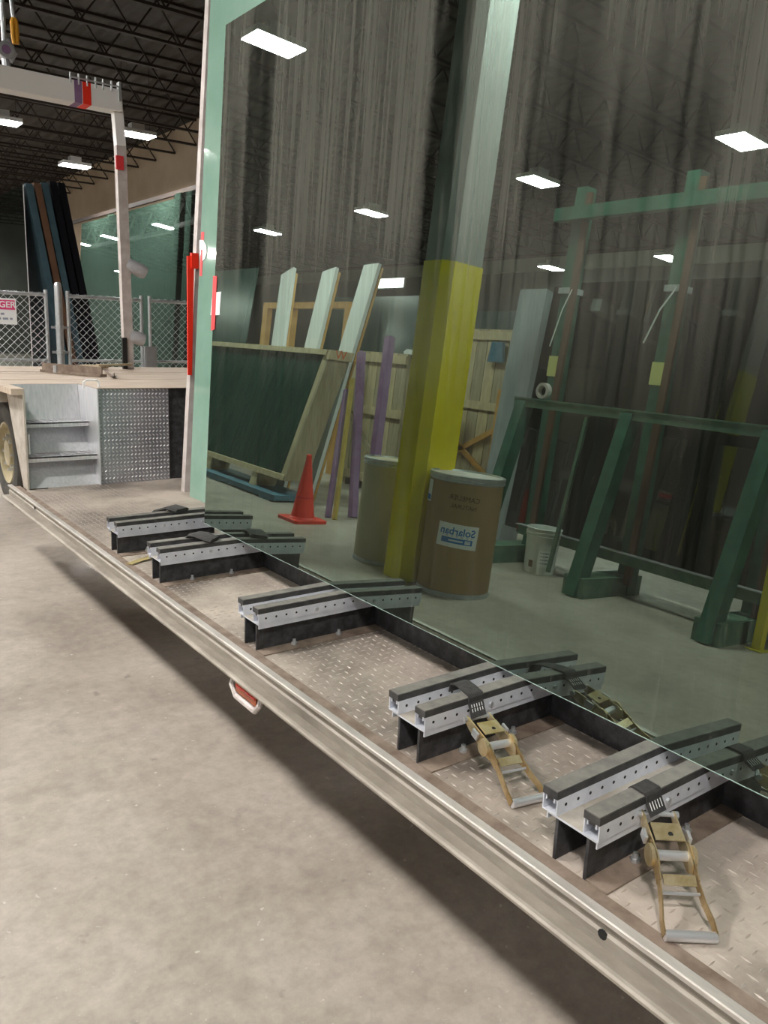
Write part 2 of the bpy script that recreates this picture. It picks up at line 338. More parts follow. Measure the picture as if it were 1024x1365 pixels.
# raised lugs of the treadplate
lug = MB(); P_ = .031; ix0, iy0 = 0, 0
yy = -.2; r = 0
while yy < 5.58:
    xx = .012; c = 0
    while xx < .52:
        if (r+c) % 2: a, b_ = (.0125,0), (0,.0032)
        else: a, b_ = (0,.0125), (.0032,0)
        z = DZ
        lug.add([(xx-a[0],yy-a[1],z),(xx+b_[0],yy+b_[1],z),(xx+a[0],yy+a[1],z),(xx-b_[0],yy-b_[1],z),(xx-a[0]*.3,yy-a[1]*.3,z+.0022),(xx+a[0]*.3,yy+a[1]*.3,z+.0022)],
                [(0,1,5,4),(1,2,5),(2,3,4,5),(3,0,4)])
        xx += P_; c += 1
    yy += P_; r += 1
lm = mat('worn treadplate lugs', (.26,.22,.19), .35, .4, (.5,.46,.42), 6, lo=.3, hi=.6); dust_over(lm, (.46,.395,.34))
o = lug.build('tread_lugs', lm, TR, fix=False); o['kind'] = 'stuff'
# side rail
MB().box(-.036,-.003,-2.4,5.75,DZ-.03,DZ+.003).build('edge_strip','grime_shade',TR)
def railpiece(prof, nm, m): return MB().prism([(x,DZ+z) for x,z in prof],1,-2.4,5.82).build(nm,m,TR)
railpiece([(-.041,.007),(-.0635,.007),(-.066,.0045),(-.066,-.004),(-.0635,-.006),(-.041,-.006)],'rail_cap','railcap')
ro = railpiece([(-.04,-.006),(-.055,-.006),(-.055,-.028),(-.0605,-.033),(-.0605,-.0605),(-.04,-.0605)],'side_rail','railweb')
railpiece([(-.04,-.061),(-.092,-.061),(-.099,-.0635),(-.1035,-.068),(-.1035,-.074),(-.098,-.0775),(-.04,-.0775)],'rail_lip','tbeam')
for px in ((322,905),(803,1246),(46,677)):
    P = hit(px,0,-.0605); MB().prism([(P[1]+.011*math.cos(a*math.pi/5),P[2]+.011*math.sin(a*math.pi/5)) for a in range(10)],0,-.0608,-.058).build('rail_hole','hole',ro)
for x in (.55,2.0): MB().box(x,x+.14,-2.4,5.9,DZ-.34,DZ-.101).build('chassis_beam','black',TR)
for k in range(9): MB().box(-.03,2.3,-2.2+k*.95,-2.13+k*.95,DZ-.1,DZ-.021).build('cross_member','black',TR)
# centre beam under the glass
MB().box(.512,.848,-2.0,3.62,DZ,DZ+.15).build('centre_beam','black_plate',TR)
# bearers
BY = [3.8124,3.266,2.3771,1.4768,.9193]
def bearer():
    br = MB().prism([(-.023,.105),(-.023,.088),(-.0195,.088),(-.0195,.1006),(.111,.1006),(.111,.088),(.1145,.088),(.1145,.105)],0,-.004,.51).build('bearer','alu',TR); MB().box(-.0035,.51,.016,.0855,.105,.1054).build('cap_dust','alu_dusty',br)
    for y in (0,.0836): MB().box(.0,.51,y,y+.008,0,.1).build('side_plate','black_plate',br)
    holes = MB(); bolts = MB()
    for yo in (-.026,.0863):
        w = .041; a = yo; b_ = yo+w; t_ = .0028; z0 = .1052; z1 = .1435
        pr = [(a,z1),(a,z0),(b_,z0),(b_,z1),(b_-.011,z1),(b_-.011,z1-.012),(b_-.011+t_,z1-.012),(b_-.011+t_,z1-t_),(b_-t_,z1-t_),(b_-t_,z0+t_),(a+t_,z0+t_),(a+t_,z1-t_),(a+.011-t_,z1-t_),(a+.011-t_,z1-.012),(a+.011,z1-.012),(a+.011,z1)]
        ch = MB().prism(pr,0,-.006,.51).build('strut_channel','alu',br)
        # rubber strip with dusty top
        rb = MB(); c0 = .003
        rb.box(-.008,.51,a,b_,z1,.1608,0); rb.box(-.0075,.51,a+.0012,b_-.0012,.1608,.163,1); rb.box(-.003,.51,a+.0115,b_-.0115,z1-.011,z1,0)
        rb.build('rubber_strip',['rubber','rubber_top'],br)
        for k in range(12):
            x = .022+k*.0405
            holes.prism([(x+.0042*math.cos(q*math.pi/4),.125+.0042*math.sin(q*math.pi/4)) for q in range(8)],1,a-.0003,a+.0005)
    o = holes.build('bolt_holes','hole',br); o['kind'] = 'stuff'
    for x in (.14,.33): MB().lathe([(0,.024),(.006,.024),(.006,.012),(.011,.012),(.011,.004)],(x,-.02,0),8).build('bolt','steel',br)
    MB().box(0,.51,-.055,-.0,.0,.004).build('foot_shade','grime_shade',br)  # flat dark strip painting the shade along the bearer's foot
    for x in (.226,.43): MB().tube([(x,-.032,.125),(x,-.024,.125)],.007,6).build('bolt','steel',br)
    return br
b0 = bearer(); b0.location = (0,BY[0],DZ)
for y in BY[1:]:
    c = copy_tree(b0, TR); c.location = (0,y,DZ)
# gooseneck: steps, treadplate panel, dark panel, planked top
UZ = DZ+.665
MB().box(.49,.99,5.6,5.605,DZ,UZ-.004).build('treadplate_panel',mat('treadplate aluminium',(.3,.31,.34),.3,.6,(.4,.41,.44),6),TR)
pl = MB(); r = 0; z = DZ+.014
while z < UZ-.012:
    x = .503; c = 0
    while x < .985:
        s_ = 1 if r%2 else -1; a = (.0125*.707*s_, .0125*.707); q = (.0042*.707, -.0042*.707*s_)
        pl.add([(x-a[0],5.5998,z-a[1]),(x+q[0],5.5998,z+q[1]),(x+a[0],5.5998,z+a[1]),(x-q[0],5.5998,z-q[1]),(x,5.5955,z)],[(0,1,4),(1,2,4),(2,3,4),(3,0,4)]); x += .0265; c += 1
    z += .0265; r += 1
o = pl.build('panel_lugs','chrome',TR,fix=False); o['kind'] = 'stuff'
MB().box(.482,.49,5.585,6.15,DZ,UZ-.004).build('step_side_plate','alu_bright',TR)
MB().prism([(5.585,DZ),(5.70,DZ),(6.05,UZ-.04),(6.05,UZ-.004),(5.585,UZ-.004)],0,.008,.02).build('step_side_plate','alu_dusty',TR)
MB().box(.99,2.36,5.62,5.64,DZ,UZ-.004).build('dark_front_panel','black_plate',TR)
for k,(y,z,yb) in enumerate(((5.63,.205,5.86),(5.79,.415,6.04))):
    tr_ = MB().box(.021,.481,y,y+.2,DZ+z-.004,DZ+z+.004).box(.021,.481,y,y+.004,DZ+z-.028,DZ+z+.004).build('step_tread','alu_bright',TR)
    ho = MB()
    for i in range(11):
        for j in range(3):
            x = .05+i*.04; yy = y+.04+j*.05; ho.lathe([(.013,0),(.008,.004),(.007,.004)],(x,yy,DZ+z+.004),8)
    o = ho.build('tread_dimples','chrome',tr_); o['kind'] = 'stuff'
MB().prism([(5.62,DZ+.002),(5.8,DZ+.2),(5.805,DZ+.2),(5.627,DZ+.002)],0,.021,.481).build('step_riser','alu_bright',TR)
MB().prism([(5.8,DZ+.212),(5.96,DZ+.41),(5.965,DZ+.41),(5.807,DZ+.212)],0,.021,.481).build('step_riser','alu_bright',TR)
MB().prism([(5.985,DZ+.42),(6.03,UZ-.003),(6.036,UZ-.003),(5.991,DZ+.42)],0,.021,.481).build('step_riser','alu_bright',TR)
MB().box(.022,.06,5.94,5.945,DZ+.44,DZ+.645).build('tread_grip','black',TR)
MB().tube([(.045,5.68,DZ+.22),(.045,5.66,DZ+.23),(.045,5.66,DZ+.36),(.045,5.72,DZ+.37)],.008,6).build('grab_handle','white_paint',TR)
MB().tube([(.405,5.62,UZ-.002),(.405,5.62,UZ+.04),(.42,5.62,UZ+.052),(.49,5.62,UZ+.052),(.505,5.62,UZ+.04),(.505,5.62,UZ-.002)],.007,6).build('grab_handle','white_paint',TR)
k = 0; y = 6.04
MB().box(-.06,.02,5.59,6.04,UZ-.04,UZ).build('deck_nose','wood',TR); MB().box(.482,2.36,5.59,6.04,UZ-.004,UZ).build('deck_nose','wood',TR)
pk = None
while y < 8.3:
    o = MB().box(-.06,2.36,y+.003,y+.227,UZ-.03,UZ+random.uniform(-.003,.002)).build('deck_plank','wood',TR); y += .23
for x0_,x1_ in ((-.06,.02),(.75,.85),(1.7,1.8)): MB().box(x0_,x1_,6.08,8.34,UZ-.13,UZ-.031).build('gooseneck_beam','tbeam',TR)
rl = MB().box(-.075,-.061,6.3,6.5,UZ-.1,UZ-.04).build('tail_lamp','redlens',TR); rl['label'] = 'red lamp lens on the gooseneck beam'
# wheel under the gooseneck
def wheel(x,y):
    RW = .46; cx = Vector((x,y,RW)); k_ = RW/.5
    def lay(prof, name, m, par, n=40):
        mb = MB().lathe(prof, (0,0,0), n); mb.v = [(cx.x - v[2], cx.y+v[0]*k_, cx.z+v[1]*k_) for v in mb.v]; return mb.build(name, m, par, smooth=True)
    w = lay([(.29,.0),(.31,.0),(.33,.012),(.40,.02),(.47,.012),(.495,-.01),(.5,-.04),(.5,-.2),(.48,-.24),(.30,-.25)], 'tyre','tyre',TR)
    lay([(.3,-.02),(.29,.008),(.275,.004),(.265,-.05),(.2,-.08),(.13,-.06),(.12,.0),(.0,.01)],'rim','rim',w)
    for k in range(8):
        a = 2*math.pi*k/8; MB().tube([(x+.06,y+.15*math.cos(a),RW+.15*math.sin(a)),(x-.0,y+.15*math.cos(a),RW+.15*math.sin(a))],.016,6).build('wheel_nut','steel',w)
    return w
wheel(.3,7.56)
MB().tube([(.42,7.56,.46),(2.2,7.56,.46)],.06,12).build('axle','black',TR)
MB().box(.76,.84,7.4,7.72,.5,UZ-.13).build('axle_hanger','black',TR)
# orange side marker lamp under the rail in its white loop guard
P0 = hit((318,905),0,-.06); P1 = hit((348,935),0,-.06)
ym = (P0[1]+P1[1])/2; 
mk = MB().box(-.075,-.04,ym-.075,ym+.075,DZ-.135,DZ-.085).build('marker_lamp','orange',TR)
MB().tube([(-.06,ym+.105,DZ-.076),(-.075,ym+.105,DZ-.12),(-.075,ym+.07,DZ-.152),(-.075,ym-.07,DZ-.152),(-.075,ym-.1,DZ-.12),(-.06,ym-.1,DZ-.076)],.011,8).build('loop_guard','white_post',mk,smooth=True)
MB().box(-.078,-.0755,ym-.07,ym+.07,DZ-.113,DZ-.107).build('lens_rib','redlens',mk)
# A-frame posts
for y, nm in ((5.13,0),(-.3,1)):
    MB().obox((.915,y,DZ),(1.145,y,DZ+3.45),.05,.055,(0,1,0)).build('frame_post','white_post',TR)
    MB().obox((1.6,y,DZ),(1.22,y,DZ+3.45),.05,.055,(0,1,0)).build('frame_post','white_post',TR)
MB().box(1.15,1.22,-.35,5.18,DZ+3.4,DZ+3.47).build('ridge_bar','white_post',TR)
# ================================================================== GLASS ON THE TRAILER
def sheet(name, foot, footz, y0, y1, h, th, mats, label, tilt=TILT):
    root = thing(name, label, 'glass sheet', (foot,y0,footz))
    root.rotation_euler = (0,tilt,0)
    # local: x = through the thickness (away from the aisle), y along, z up the sheet
    mb = MB(); Ly = y1-y0
    v = [(0,0,0),(0,Ly,0),(0,Ly,h),(0,0,h),(th,0,0),(th,Ly,0),(th,Ly,h),(th,0,h)]
    mb.add(v,[(0,3,2,1)],0); mb.add(v,[(4,5,6,7)],1); mb.add(v,[(0,1,5,4),(1,2,6,5),(2,3,7,6),(3,0,4,7)],2)
    mb.build('pane', mats, root, fix=False)
    MB().prism([(-.0008,-.0003),(-.0008,.0014),(-.0001,.0018),(-.0001,-.0003)],1,0,Ly).build('foot_arris','arris',root)
    return root
def gl(px, foot=GX, footz=GZ):                     # pixel -> (along from Y=0, up the sheet)
    P = ghit(px,foot,footz); return P[1], (P[2]-footz)/math.cos(TILT)
YG0, YG1 = -.06, 3.60
bands = []
def band(pa, pb, z0px, z1px, amt):
    a, _ = gl(pa); b_, _ = gl(pb); z0 = gl(z0px)[1]; z1 = gl(z1px)[1]; bands.append((min(a,b_)-YG0, max(a,b_)-YG0, z0, z1, amt))
band((330,150),(362,150),(340,440),(340,10),.8)
band((303,300),(318,300),(310,440),(310,150),.5)
band((570,150),(618,150),(570,420),(590,-300),.95)
band((700,190),(960,190),(800,300),(800,110),.65)
band((735,60),(800,60),(760,200),(760,-200),.4)
front = glass_face('coated dark glass face',(.012,.02,.017),.25,(.70,.92,.79),.30,(.25,.25,.215),bands,film=(.72,1.3))
back = glass_face('glass back face',(.6,.7,.65),.04,(.9,1,.95))
G1 = sheet('dark_glass_sheet',GX,GZ,YG0,YG1,2.235,.010,[front,back,'edge'],'big dark mirror-like coated glass sheet leaning over the black bearers, streaked with dust')
palef = mat('pale green glass face',(.2,.34,.27),.06,0,(.27,.41,.34),1.2,spec=.6)
PFX = .862
G2 = sheet('pale_glass_sheet',PFX,DZ+.004,.2,4.95,3.42,.012,[palef,palef,'edge'],'taller pale green glass sheet standing behind the dark sheet beside the white post',.0575)
for y,z in ((.9,1.5),(2.9,1.5)):
    o = MB().box(.012+GX+.057*(z),PFX+.0575*z-.02,y-.06,y+.06,GZ+z-.2,GZ+z-.05).build('spacer_block','rubber',TR)
# tapes and tags on the sheets; the dark sheet's are a painted mirror image
def stick(root, foot, footz, pxs, m, name, off, label=None):
    pts = [gl(p,foot,footz) for p in pxs]; loc = root.location
    mb = MB(); n = len(pts); y0 = root.location.y
    mb.add([(-off,p[0]-y0,p[1]) for p in pts]+[(-off+.0012,p[0]-y0,p[1]) for p in pts],[tuple(range(n)),tuple(range(2*n-1,n-1,-1))]+[(i,(i+1)%n,n+(i+1)%n,n+i) for i in range(n)])
    o = mb.build(name,m,root)
    if label: o['label'] = label
stick(G1,GX,GZ,[(284,390),(295,389),(293,420),(281,420)],'white','tag_patch',.002,'painted mirror image of the white tag')
stick(G1,GX,GZ,[(285,368),(290,368),(287,439),(282,441)],'redtape','tape_patch',.0035,'painted mirror image of the red tape')
for px, m, off, nm in (([(268,309),(272,309),(269,368),(266,368)],'redtape',.0035,'tape_patch'),([(266,320),(271,320),(275,327),(276,337),(273,345),(270,348),(270,333),(266,333)],'white',.005,'tag_patch')):
    stick(G2,PFX,DZ+.004,px,m,nm,off)
# red strap hung on the A-frame post
P = [hit(p,1,5.085) for p in ((250,341),(259,341),(256,500),(251,500))]
mb = MB(); mb.add([tuple(q) for q in P]+[(q[0],q[1]+.014,q[2]) for q in P],[(0,1,2,3),(7,6,5,4),(0,4,5,1),(1,5,6,2),(2,6,7,3),(3,7,4,0)])
RS = thing('red_strap','bright red strap hanging down the white frame post','strap',tuple(P[3]))
local(mb.build('webbing','red'),RS)
q = hit((259,347),1,5.08); local(MB().box(q[0]-.02,q[0]+.028,5.075,5.1,q[2]-.05,q[2]+.045).build('hook_fold','red'),RS)
# ================================================================== RATCHET STRAPS
def ratchet(name, label, A, B, side, drape, group):
    """A: upper end on the bearer, B: handle end on the deck, side: across direction"""
    root = thing(name,label,'ratchet strap',tuple(B),group)
    A = Vector(A); B = Vector(B); d = (B-A); Ln = d.length; d.normalize(); s = Vector(side).normalized(); s = (s-d*s.dot(d)).normalized(); up = s.cross(d)
    if up.z < 0: up = -up
    def P(u, w, h): return tuple(A + d*(u*Ln) + s*w + up*h)
    def plate(w, prof, th, m, nm, par=None):
        mb = MB(); n = len(prof)
        mb.add([P(u,w-th/2,h) for u,h in prof]+[P(u,w+th/2,h) for u,h in prof],[tuple(range(n)),tuple(range(2*n-1,n-1,-1))]+[(i,(i+1)%n,n+(i+1)%n,n+i) for i in range(n)])
        return local(mb.build(nm,m),root)
    hw = .034
    for sg in (-1,1):
        # body side plate
        plate(sg*hw,[(.0,-.006),(.0,.010),(.05,.014),(.2,.02),(.42,.03),(.5,.026),(.54,.01),(.5,-.008),(.36,-.012),(.1,-.012)],.003,'zinc','body_plate')
        # handle side arm: flares out toward the grip
        mb = MB(); w1 = hw+.0045; pts = [(.30,w1,.012),(.5,w1,.016),(.62,w1,.012),(.76,w1+.004,.006),(.9,w1+.011,.004),(1.0,w1+.012,.0)]
        for i in range(len(pts)-1):
            a = pts[i]; b_ = pts[i+1]; h0 = .013 if i<2 else .0095
            vs = []
            for (u,w,h) in (a,b_):
                for dw in (-.0015,.0015):
                    for dh in (-h0,h0): vs.append(P(u,sg*(w+dw),h+dh))
            mb.add(vs,[(0,1,3,2),(4,6,7,5),(0,4,5,1),(2,3,7,6),(0,2,6,4),(1,5,7,3)])
        local(mb.build('handle_arm','zinc_dark'),root)
        mb = MB(); c = Vector(P(.40,sg*(hw+.009),.012)); mb.tube([c-s*.004,c+s*.004],.022,16); local(mb.build('ratchet_wheel','zinc',smooth=True),root)
        mb = MB(); c = Vector(P(.02,sg*(hw+.004),.003)); mb.tube([c-s*.006,c+s*.006],.008,8); local(mb.build('anchor_bolt','steel'),root)
        mb = MB(); mb.obox(P(.2,sg*(hw+.012),.012),P(.29,sg*(hw+.012),.016),.006,.02,tuple(up)); local(mb.build('pawl_tab','chrome'),root)
    mb = MB(); mb.tube([P(.02,-hw,.003),P(.02,hw,.003)],.005,8); local(mb.build('anchor_pin','steel'),root)
    mb = MB(); mb.tube([P(.40,-hw,.012),P(.40,hw,.012)],.0105,14); local(mb.build('spool','chrome',smooth=True),root)
    mb = MB(); mb.obox(P(.15,0,.024),P(.31,0,.030),.06,.003,tuple(up)); o = local(mb.build('pawl_plate','zinc'),root)
    mb = MB(); c = Vector(P(.255,.004,.0285)); mb.tube([c,c+up*.0015],.0055,10); local(mb.build('pawl_hole','hole'),root)
    mb = MB(); mb.obox(P(.575,0,.022),P(.655,0,.018),.066,.003,tuple(up)); local(mb.build('release_plate','zinc'),root)
    mb = MB(); mb.tube([P(.70,-hw-.004,.01),P(.70,hw+.004,.01)],.0032,8); local(mb.build('cross_pin','chrome'),root)
    mb = MB(); mb.tube([P(1.,-hw-.016,.0),P(1.,hw+.016,.0)],.0105,16); local(mb.build('handle_bar','chrome',smooth=True),root)
    # webbing: from the anchor pin up over the rubber and back between the rails
    pts = [Vector(P(.03,0,.008))]+[Vector(p) for p in drape]; s = Vector((1,0,0)); mb = MB(); w = .0265; vs = []; fs = []
    rows = []
    for i in range(len(pts)-1):
        for k in range(4): rows.append(pts[i].lerp(pts[i+1],k/4))
    rows.append(pts[-1]); n = len(rows)
    for i,r in enumerate(rows):
        dd = (rows[min(i+1,n-1)]-rows[max(i-1,0)]).normalized(); nn = s.cross(dd).normalized()
        for a in (-1,1):
            for b_ in (-1,1): vs.append(tuple(r+s*(w*a)+nn*(.0017*b_)))
    for i in range(n-1):
        o_ = i*4; q = o_+4; fs += [(o_,o_+2,q+2,q),(o_+1,q+1,q+3,o_+3),(o_,q,q+1,o_+1),(o_+2,o_+3,q+3,q+2)]
    fs += [(0,1,3,2),(n*4-4,n*4-2,n*4-1,n*4-3)]
    mb.add(vs,fs); wb = local(mb.build('webbing','web',smooth=True),root)
    mb = MB()
    for k in range(5):
        for j in range(2):
            a = pts[0].lerp(pts[1],.35+.28*j)+s*(-.018+.009*k); b2 = a+(pts[1]-pts[0]).normalized()*.009; nn = s.cross((pts[1]-pts[0]).normalized()); nn = nn if nn.z>0 else -nn
            mb.obox(a+nn*.0022,b2+nn*.0025,.0014,.001,tuple(nn))
    local(mb.build('stitching','white_thread'),root)
    return root
h5a, h5b = hit((888,1250),2,DZ+.0135), hit((953,1247),2,DZ+.0135); B5 = (h5a+h5b)/2
A5 = np.array([.158,.874,DZ+.128])
ratchet('ratchet_strap','gold ratchet strap with silver handle bar lying beyond the end bearer',A5,B5,h5b-h5a,
   [(.163,.8875,DZ+.15),(.165,.8905,DZ+.162),(.166,.896,DZ+.1668),(.167,.93,DZ+.1668),(.168,.9365,DZ+.16),(.168,.938,DZ+.13)],'ratchet straps')
h4a, h4b = hit((694,1070),2,DZ+.0135), hit((734,1055),2,DZ+.0135); B4 = (h4a+h4b)/2; B4[0] = .105
A4 = np.array([.15,1.425,DZ+.118])
ratchet('ratchet_strap','gold ratchet strap with its handle lying between two bearers',A4,B4,h4b-h4a,
   [(.163,1.4455,DZ+.15),(.166,1.448,DZ+.162),(.168,1.454,DZ+.1668),(.178,1.49,DZ+.1668),(.19,1.53,DZ+.163),(.195,1.555,DZ+.155),(.196,1.5605,DZ+.13)],'ratchet straps')
# padded black straps lying over the two far bearers
def padstrap(label, pts, w, tailpts):
    root = thing('padded_strap',label,'strap',tuple(pts[-1]))
    def ribbon(pp, w, th):
        mb = MB(); n = len(pp); vs = []
        for i,q in enumerate(pp):
            q = Vector(q); dd = (Vector(pp[min(i+1,n-1)])-Vector(pp[max(i-1,0)])).normalized(); s = dd.cross(Vector((0,0,1))).normalized(); u = s.cross(dd)
            for a,b_ in ((-1,0),(-.7,1),(.7,1),(1,0),(.7,-1),(-.7,-1)): vs.append(tuple(q+s*(w*a)+u*(th*b_)))
        fs = [(i*6+k,i*6+(k+1)%6,(i+1)*6+(k+1)%6,(i+1)*6+k) for i in range(n-1) for k in range(6)]+[tuple(range(6)),tuple((n-1)*6+k for k in range(6))[::-1]]
        return mb.add(vs,fs)
    local(ribbon(pts,w,.009).build('sleeve','web',smooth=True),root)
    if tailpts: local(ribbon(tailpts,.02,.002).build('tail','web_tan'),root)
    return root
y = BY[1]
padstrap('black padded strap arched over the second bearer with a tan tail',[(.19,y+.16,DZ+.03),(.2,y+.135,DZ+.15),(.21,y+.10,DZ+.176),(.225,y+.05,DZ+.18),(.235,y+.0,DZ+.176),(.25,y-.02,DZ+.172)],.045,[tuple(hit(p,2,DZ+z)) for p,z in (((206,741),.012),((188,746),.008),((172,752),.006))])
y = BY[0]
padstrap('black padded strap lying behind the bearer next to the steps',[(.36,y+.06,DZ+.172),(.33,y+.13,DZ+.178),(.29,y+.2,DZ+.15),(.25,y+.3,DZ+.06),(.22,y+.36,DZ+.012)],.05,[(.21,y+.36,DZ+.01),(.15,y+.4,DZ+.006),(.1,y+.37,DZ+.004)])
# ================================================================== THINGS ON THE GOOSENECK DECK
YB = 7.95
a = hit((58,494),2,UZ+.03); b_ = hit((138,501),2,UZ+.03)
o = MB().obox(a,b_,.07,.006,(0,0,1)).obox(Vector(a)+Vector((0,.033,.03)),Vector(b_)+Vector((0,.033,.03)),.006,.06,(0,0,1)); 
root = thing('angle_bar','rusty steel angle bar lying on the gooseneck planks','steel bar',(a[0],a[1],UZ)); mb = MB()
a = hit((58,495),2,UZ+.004); b_ = hit((138,502),2,UZ+.004); A_ = Vector(a); B_ = Vector(b_); A_.z = B_.z = UZ+.012
mb.obox(A_,B_,.07,.02,(0,0,1)); mb.obox(A_+Vector((0,.03,.035)),B_+Vector((0,.03,.035)),.01,.06,(0,0,1)); local(mb.build('bar','grime_shade'),root)
c = hit((73,492),2,UZ+.05); local(MB().tube([(c[0],c[1]-.02,UZ+.024),(c[0],c[1]-.02,UZ+.08)],.018,8).build('eye_bolt','steel'),root)
a = hit((100,486),2,UZ+.02); b_ = hit((135,489),2,UZ+.02)
root = thing('broken_board','splintered pale board scrap lying on the angle bar side of the planks','board',(a[0],a[1],UZ))
mb = MB().obox((a[0],a[1]-.25,UZ+.02),(b_[0],b_[1]-.1,UZ+.025),.11,.03); mb.obox((b_[0]-.1,b_[1]-.2,UZ+.045),(b_[0]+.25,b_[1]-.12,UZ+.05),.05,.02); local(mb.build('boards','oldpine'),root)
root = thing('wire_hook','bent dark wire hook lying on the planks','hook',(.95,6.55,UZ)); local(MB().tube([hit(p,2,UZ+.012) for p in ((140,494),(146,499),(151,503),(152,498))],.008,6).build('wire','grime_shade'),root)
# ================================================================== LIFTING BEAM, HOOK
YL = 7.95
LB = thing('lifting_beam','white overhead lifting beam with purple and red bands and a long grey leg','lifting beam',tuple(hit((172,490),1,YL)))
def hl(px, y=YL): return hit(px,1,y)
A = hl((158,134)); zt = hl((150,121))[2]; zb = hl((150,149))[2]
xr = hl((158,134))[0]
bm_ = local(MB().box(-.7,xr,YL-.09,YL+.09,zb,zt).build('beam','white_paint'),LB)
for px0,px1,m in (((95,120),(105,120),'purple'),((106,122),(117,122),'red')):
    a = hl(px0); b_ = hl(px1); local(MB().box(a[0],b_[0],YL-.092,YL+.092,zb-.002,zt+.002).build('colour_band',m),LB)
cb = MB()
for px in (90,101,112,123,133,144):
    x = hl((px,118))[0]; cb.tube([(x,YL-.095,zt-.03),(x,YL-.095,zt+.055)],.008,6)
x0 = hl((90,118))[0]; x1 = hl((156,118))[0]; cb.tube([(x0,YL-.095,zt+.02),(x1,YL-.095,zt+.02)],.008,6); cb.box(x1-.02,x1+.0,YL-.11,YL-.05,zt-.1,zt+.06)
local(cb.build('comb_rack','steel'),LB)
top = hl((154,125)); mid = hl((160,195)); bot = hl((171,487))
local(MB().obox(top,mid,.085,.085,(0,1,0)).build('leg_upper','white_paint'),LB)
bot = np.array([bot[0],YL,UZ+.003])
local(MB().obox(mid,bot,.09,.075,(0,1,0)).build('leg','white_post'),LB)
a = hl((158,218)); local(MB().box(a[0]-.04,a[0]+.03,YL-.055,YL-.038,a[2]-.06,a[2]+.06).build('red_mark','redtape'),LB)
a = hl((166,450)); b_ = hl((168,488)); local(MB().box(a[0]-.045,a[0]-.0,YL-.07,YL-.04,UZ+.004,a[2]).build('black_guard','black'),LB)
for p0,p1,nm in (((168,351),(195,365),'pad_sleeve'),((172,447),(193,454),'pad_sleeve')):
    a = Vector(hl(p0)); b_ = Vector(hl(p1)); d = (b_-a).normalized()
    local(MB().tube([a,a+d*.02,b_-d*.04,b_-d*.01,b_],[.05,.06,.066,.055,.02],14).build(nm,'grey_sleeve',smooth=True),LB)
# lug with eye
ey = MB(); cx = hl((9,101)); r0 = hl((9,108))
pts = [hl(p) for p in ((-9,111),(2,97),(9,92),(14,94),(22,104),(34,112))]
ey.tube(pts,.035,10); local(ey.build('lifting_eye','white_paint',smooth=True),LB)
HK = thing('crane_hook','grey crane hook with pink pin hanging above the white lifting beam','crane hook',tuple(hl((8,92))))
local(MB().tube([hl((6,70)),hl((9,90)),hl((10,97))],[.03,.035,.03],10).build('shackle','steel',smooth=True),HK)
c = Vector(hl((6,68),YL-.0)); local(MB().tube([c+Vector((0,-.06,0)),c+Vector((0,.06,0))],.065,16).build('pin_boss','steel'),HK)
local(MB().tube([c+Vector((0,-.066,0)),c+Vector((0,-.06,0))],.035,16).build('pin','purple'),HK)
local(MB().tube([hl((9,52)),hl((13,62)),hl((16,70)),hl((13,79)),hl((6,76))],[.02,.035,.045,.035,.015],10).build('hook','grey_sleeve',smooth=True),HK)
z = CEIL-.6; t_ = hl((5,50)); local(MB().tube([hl((6,64)),(t_[0],YL,z)],.02,8).build('chain','steel'),HK)
YLb = YL+.15
PB = thing('sling_link','orange yellow sling link hanging from a grey rope beside the crane hook','sling link',tuple(hl((21,58))))
local(MB().tube([hl((18,24),YLb),hl((16,29),YLb),hl((17,45),YLb),hl((19,58),YLb),hl((23,58),YLb),hl((23,45),YLb),hl((21,28),YLb),hl((18,24),YLb)],.018,8).build('link','crane_yellow',smooth=True),PB)
a = hl((18,24),YLb); local(MB().tube([a,(a[0]-.12,YLb,z)],.018,8).build('rope','steel'),PB)
# ================================================================== CHAIN LINK FENCE
YF = 10.6
def fx(px): return hit((px,440),1,YF)[0]
ZT = 1.9; ZM = 1.12
def panel(x0,x1,label):
    r = thing('chain_link_fence',label,'fence',(x0,YF,0),'chain link fence panels'); w = x1-x0
    for x in (0,w): 
        MB().tube([(x,0,0),(x,0,ZT+.06)],.022,10).build('post','steel',r)
    MB().tube([(0,0,ZT),(w,0,ZT)],.022,10).build('rail','steel',r); MB().tube([(0,0,ZM),(w,0,ZM)],.018,10).build('rail','steel',r); MB().tube([(0,0,.08),(w,0,.08)],.02,10).build('rail','steel',r)
    mb = MB(); p = .075; rr = .0032
    zt = ZT+.03; k = -int(ZT/p)-2
    def seg(x,z0,sg):
        # 45 degree wire starting at (x,z0) rising; clip to panel
        a0 = max(0, -x if sg>0 else x-w); a1 = min(zt-z0, (w-x) if sg>0 else x)
        if a1-a0 > .02:
            A = (x+sg*a0, -.024 if sg>0 else -.03, z0+a0); B = (x+sg*a1, -.024 if sg>0 else -.03, z0+a1); mb.tube([A,B],rr,3,cap=False)
    x = -zt
    while x < w: seg(x,.05,1); x += p*1.2
    x = 0
    while x < w+zt: seg(x,.05,-1); x += p*1.2
    o = mb.build('wire_mesh','steel',r,fix=False); o['kind'] = 'stuff'
    return r
f1 = panel(fx(-70),fx(63),'galvanised chain link fence panel carrying the danger sign')
f2 = panel(fx(92),fx(189),'wide galvanised chain link fence panel behind the lifting beam leg')
f3 = panel(fx(200),fx(300),'galvanised chain link fence panel next to the white frame post')
fp = thing('fence_post','thick galvanised fence post between two chain link panels','post',(fx(79),YF-.02,0))
MB().tube([(0,0,0),(0,0,ZT+.12)],.045,14).lathe([(.045,ZT+.12),(.035,ZT+.15),(0,ZT+.16)],n=14).build('post','steel',fp,smooth=True)
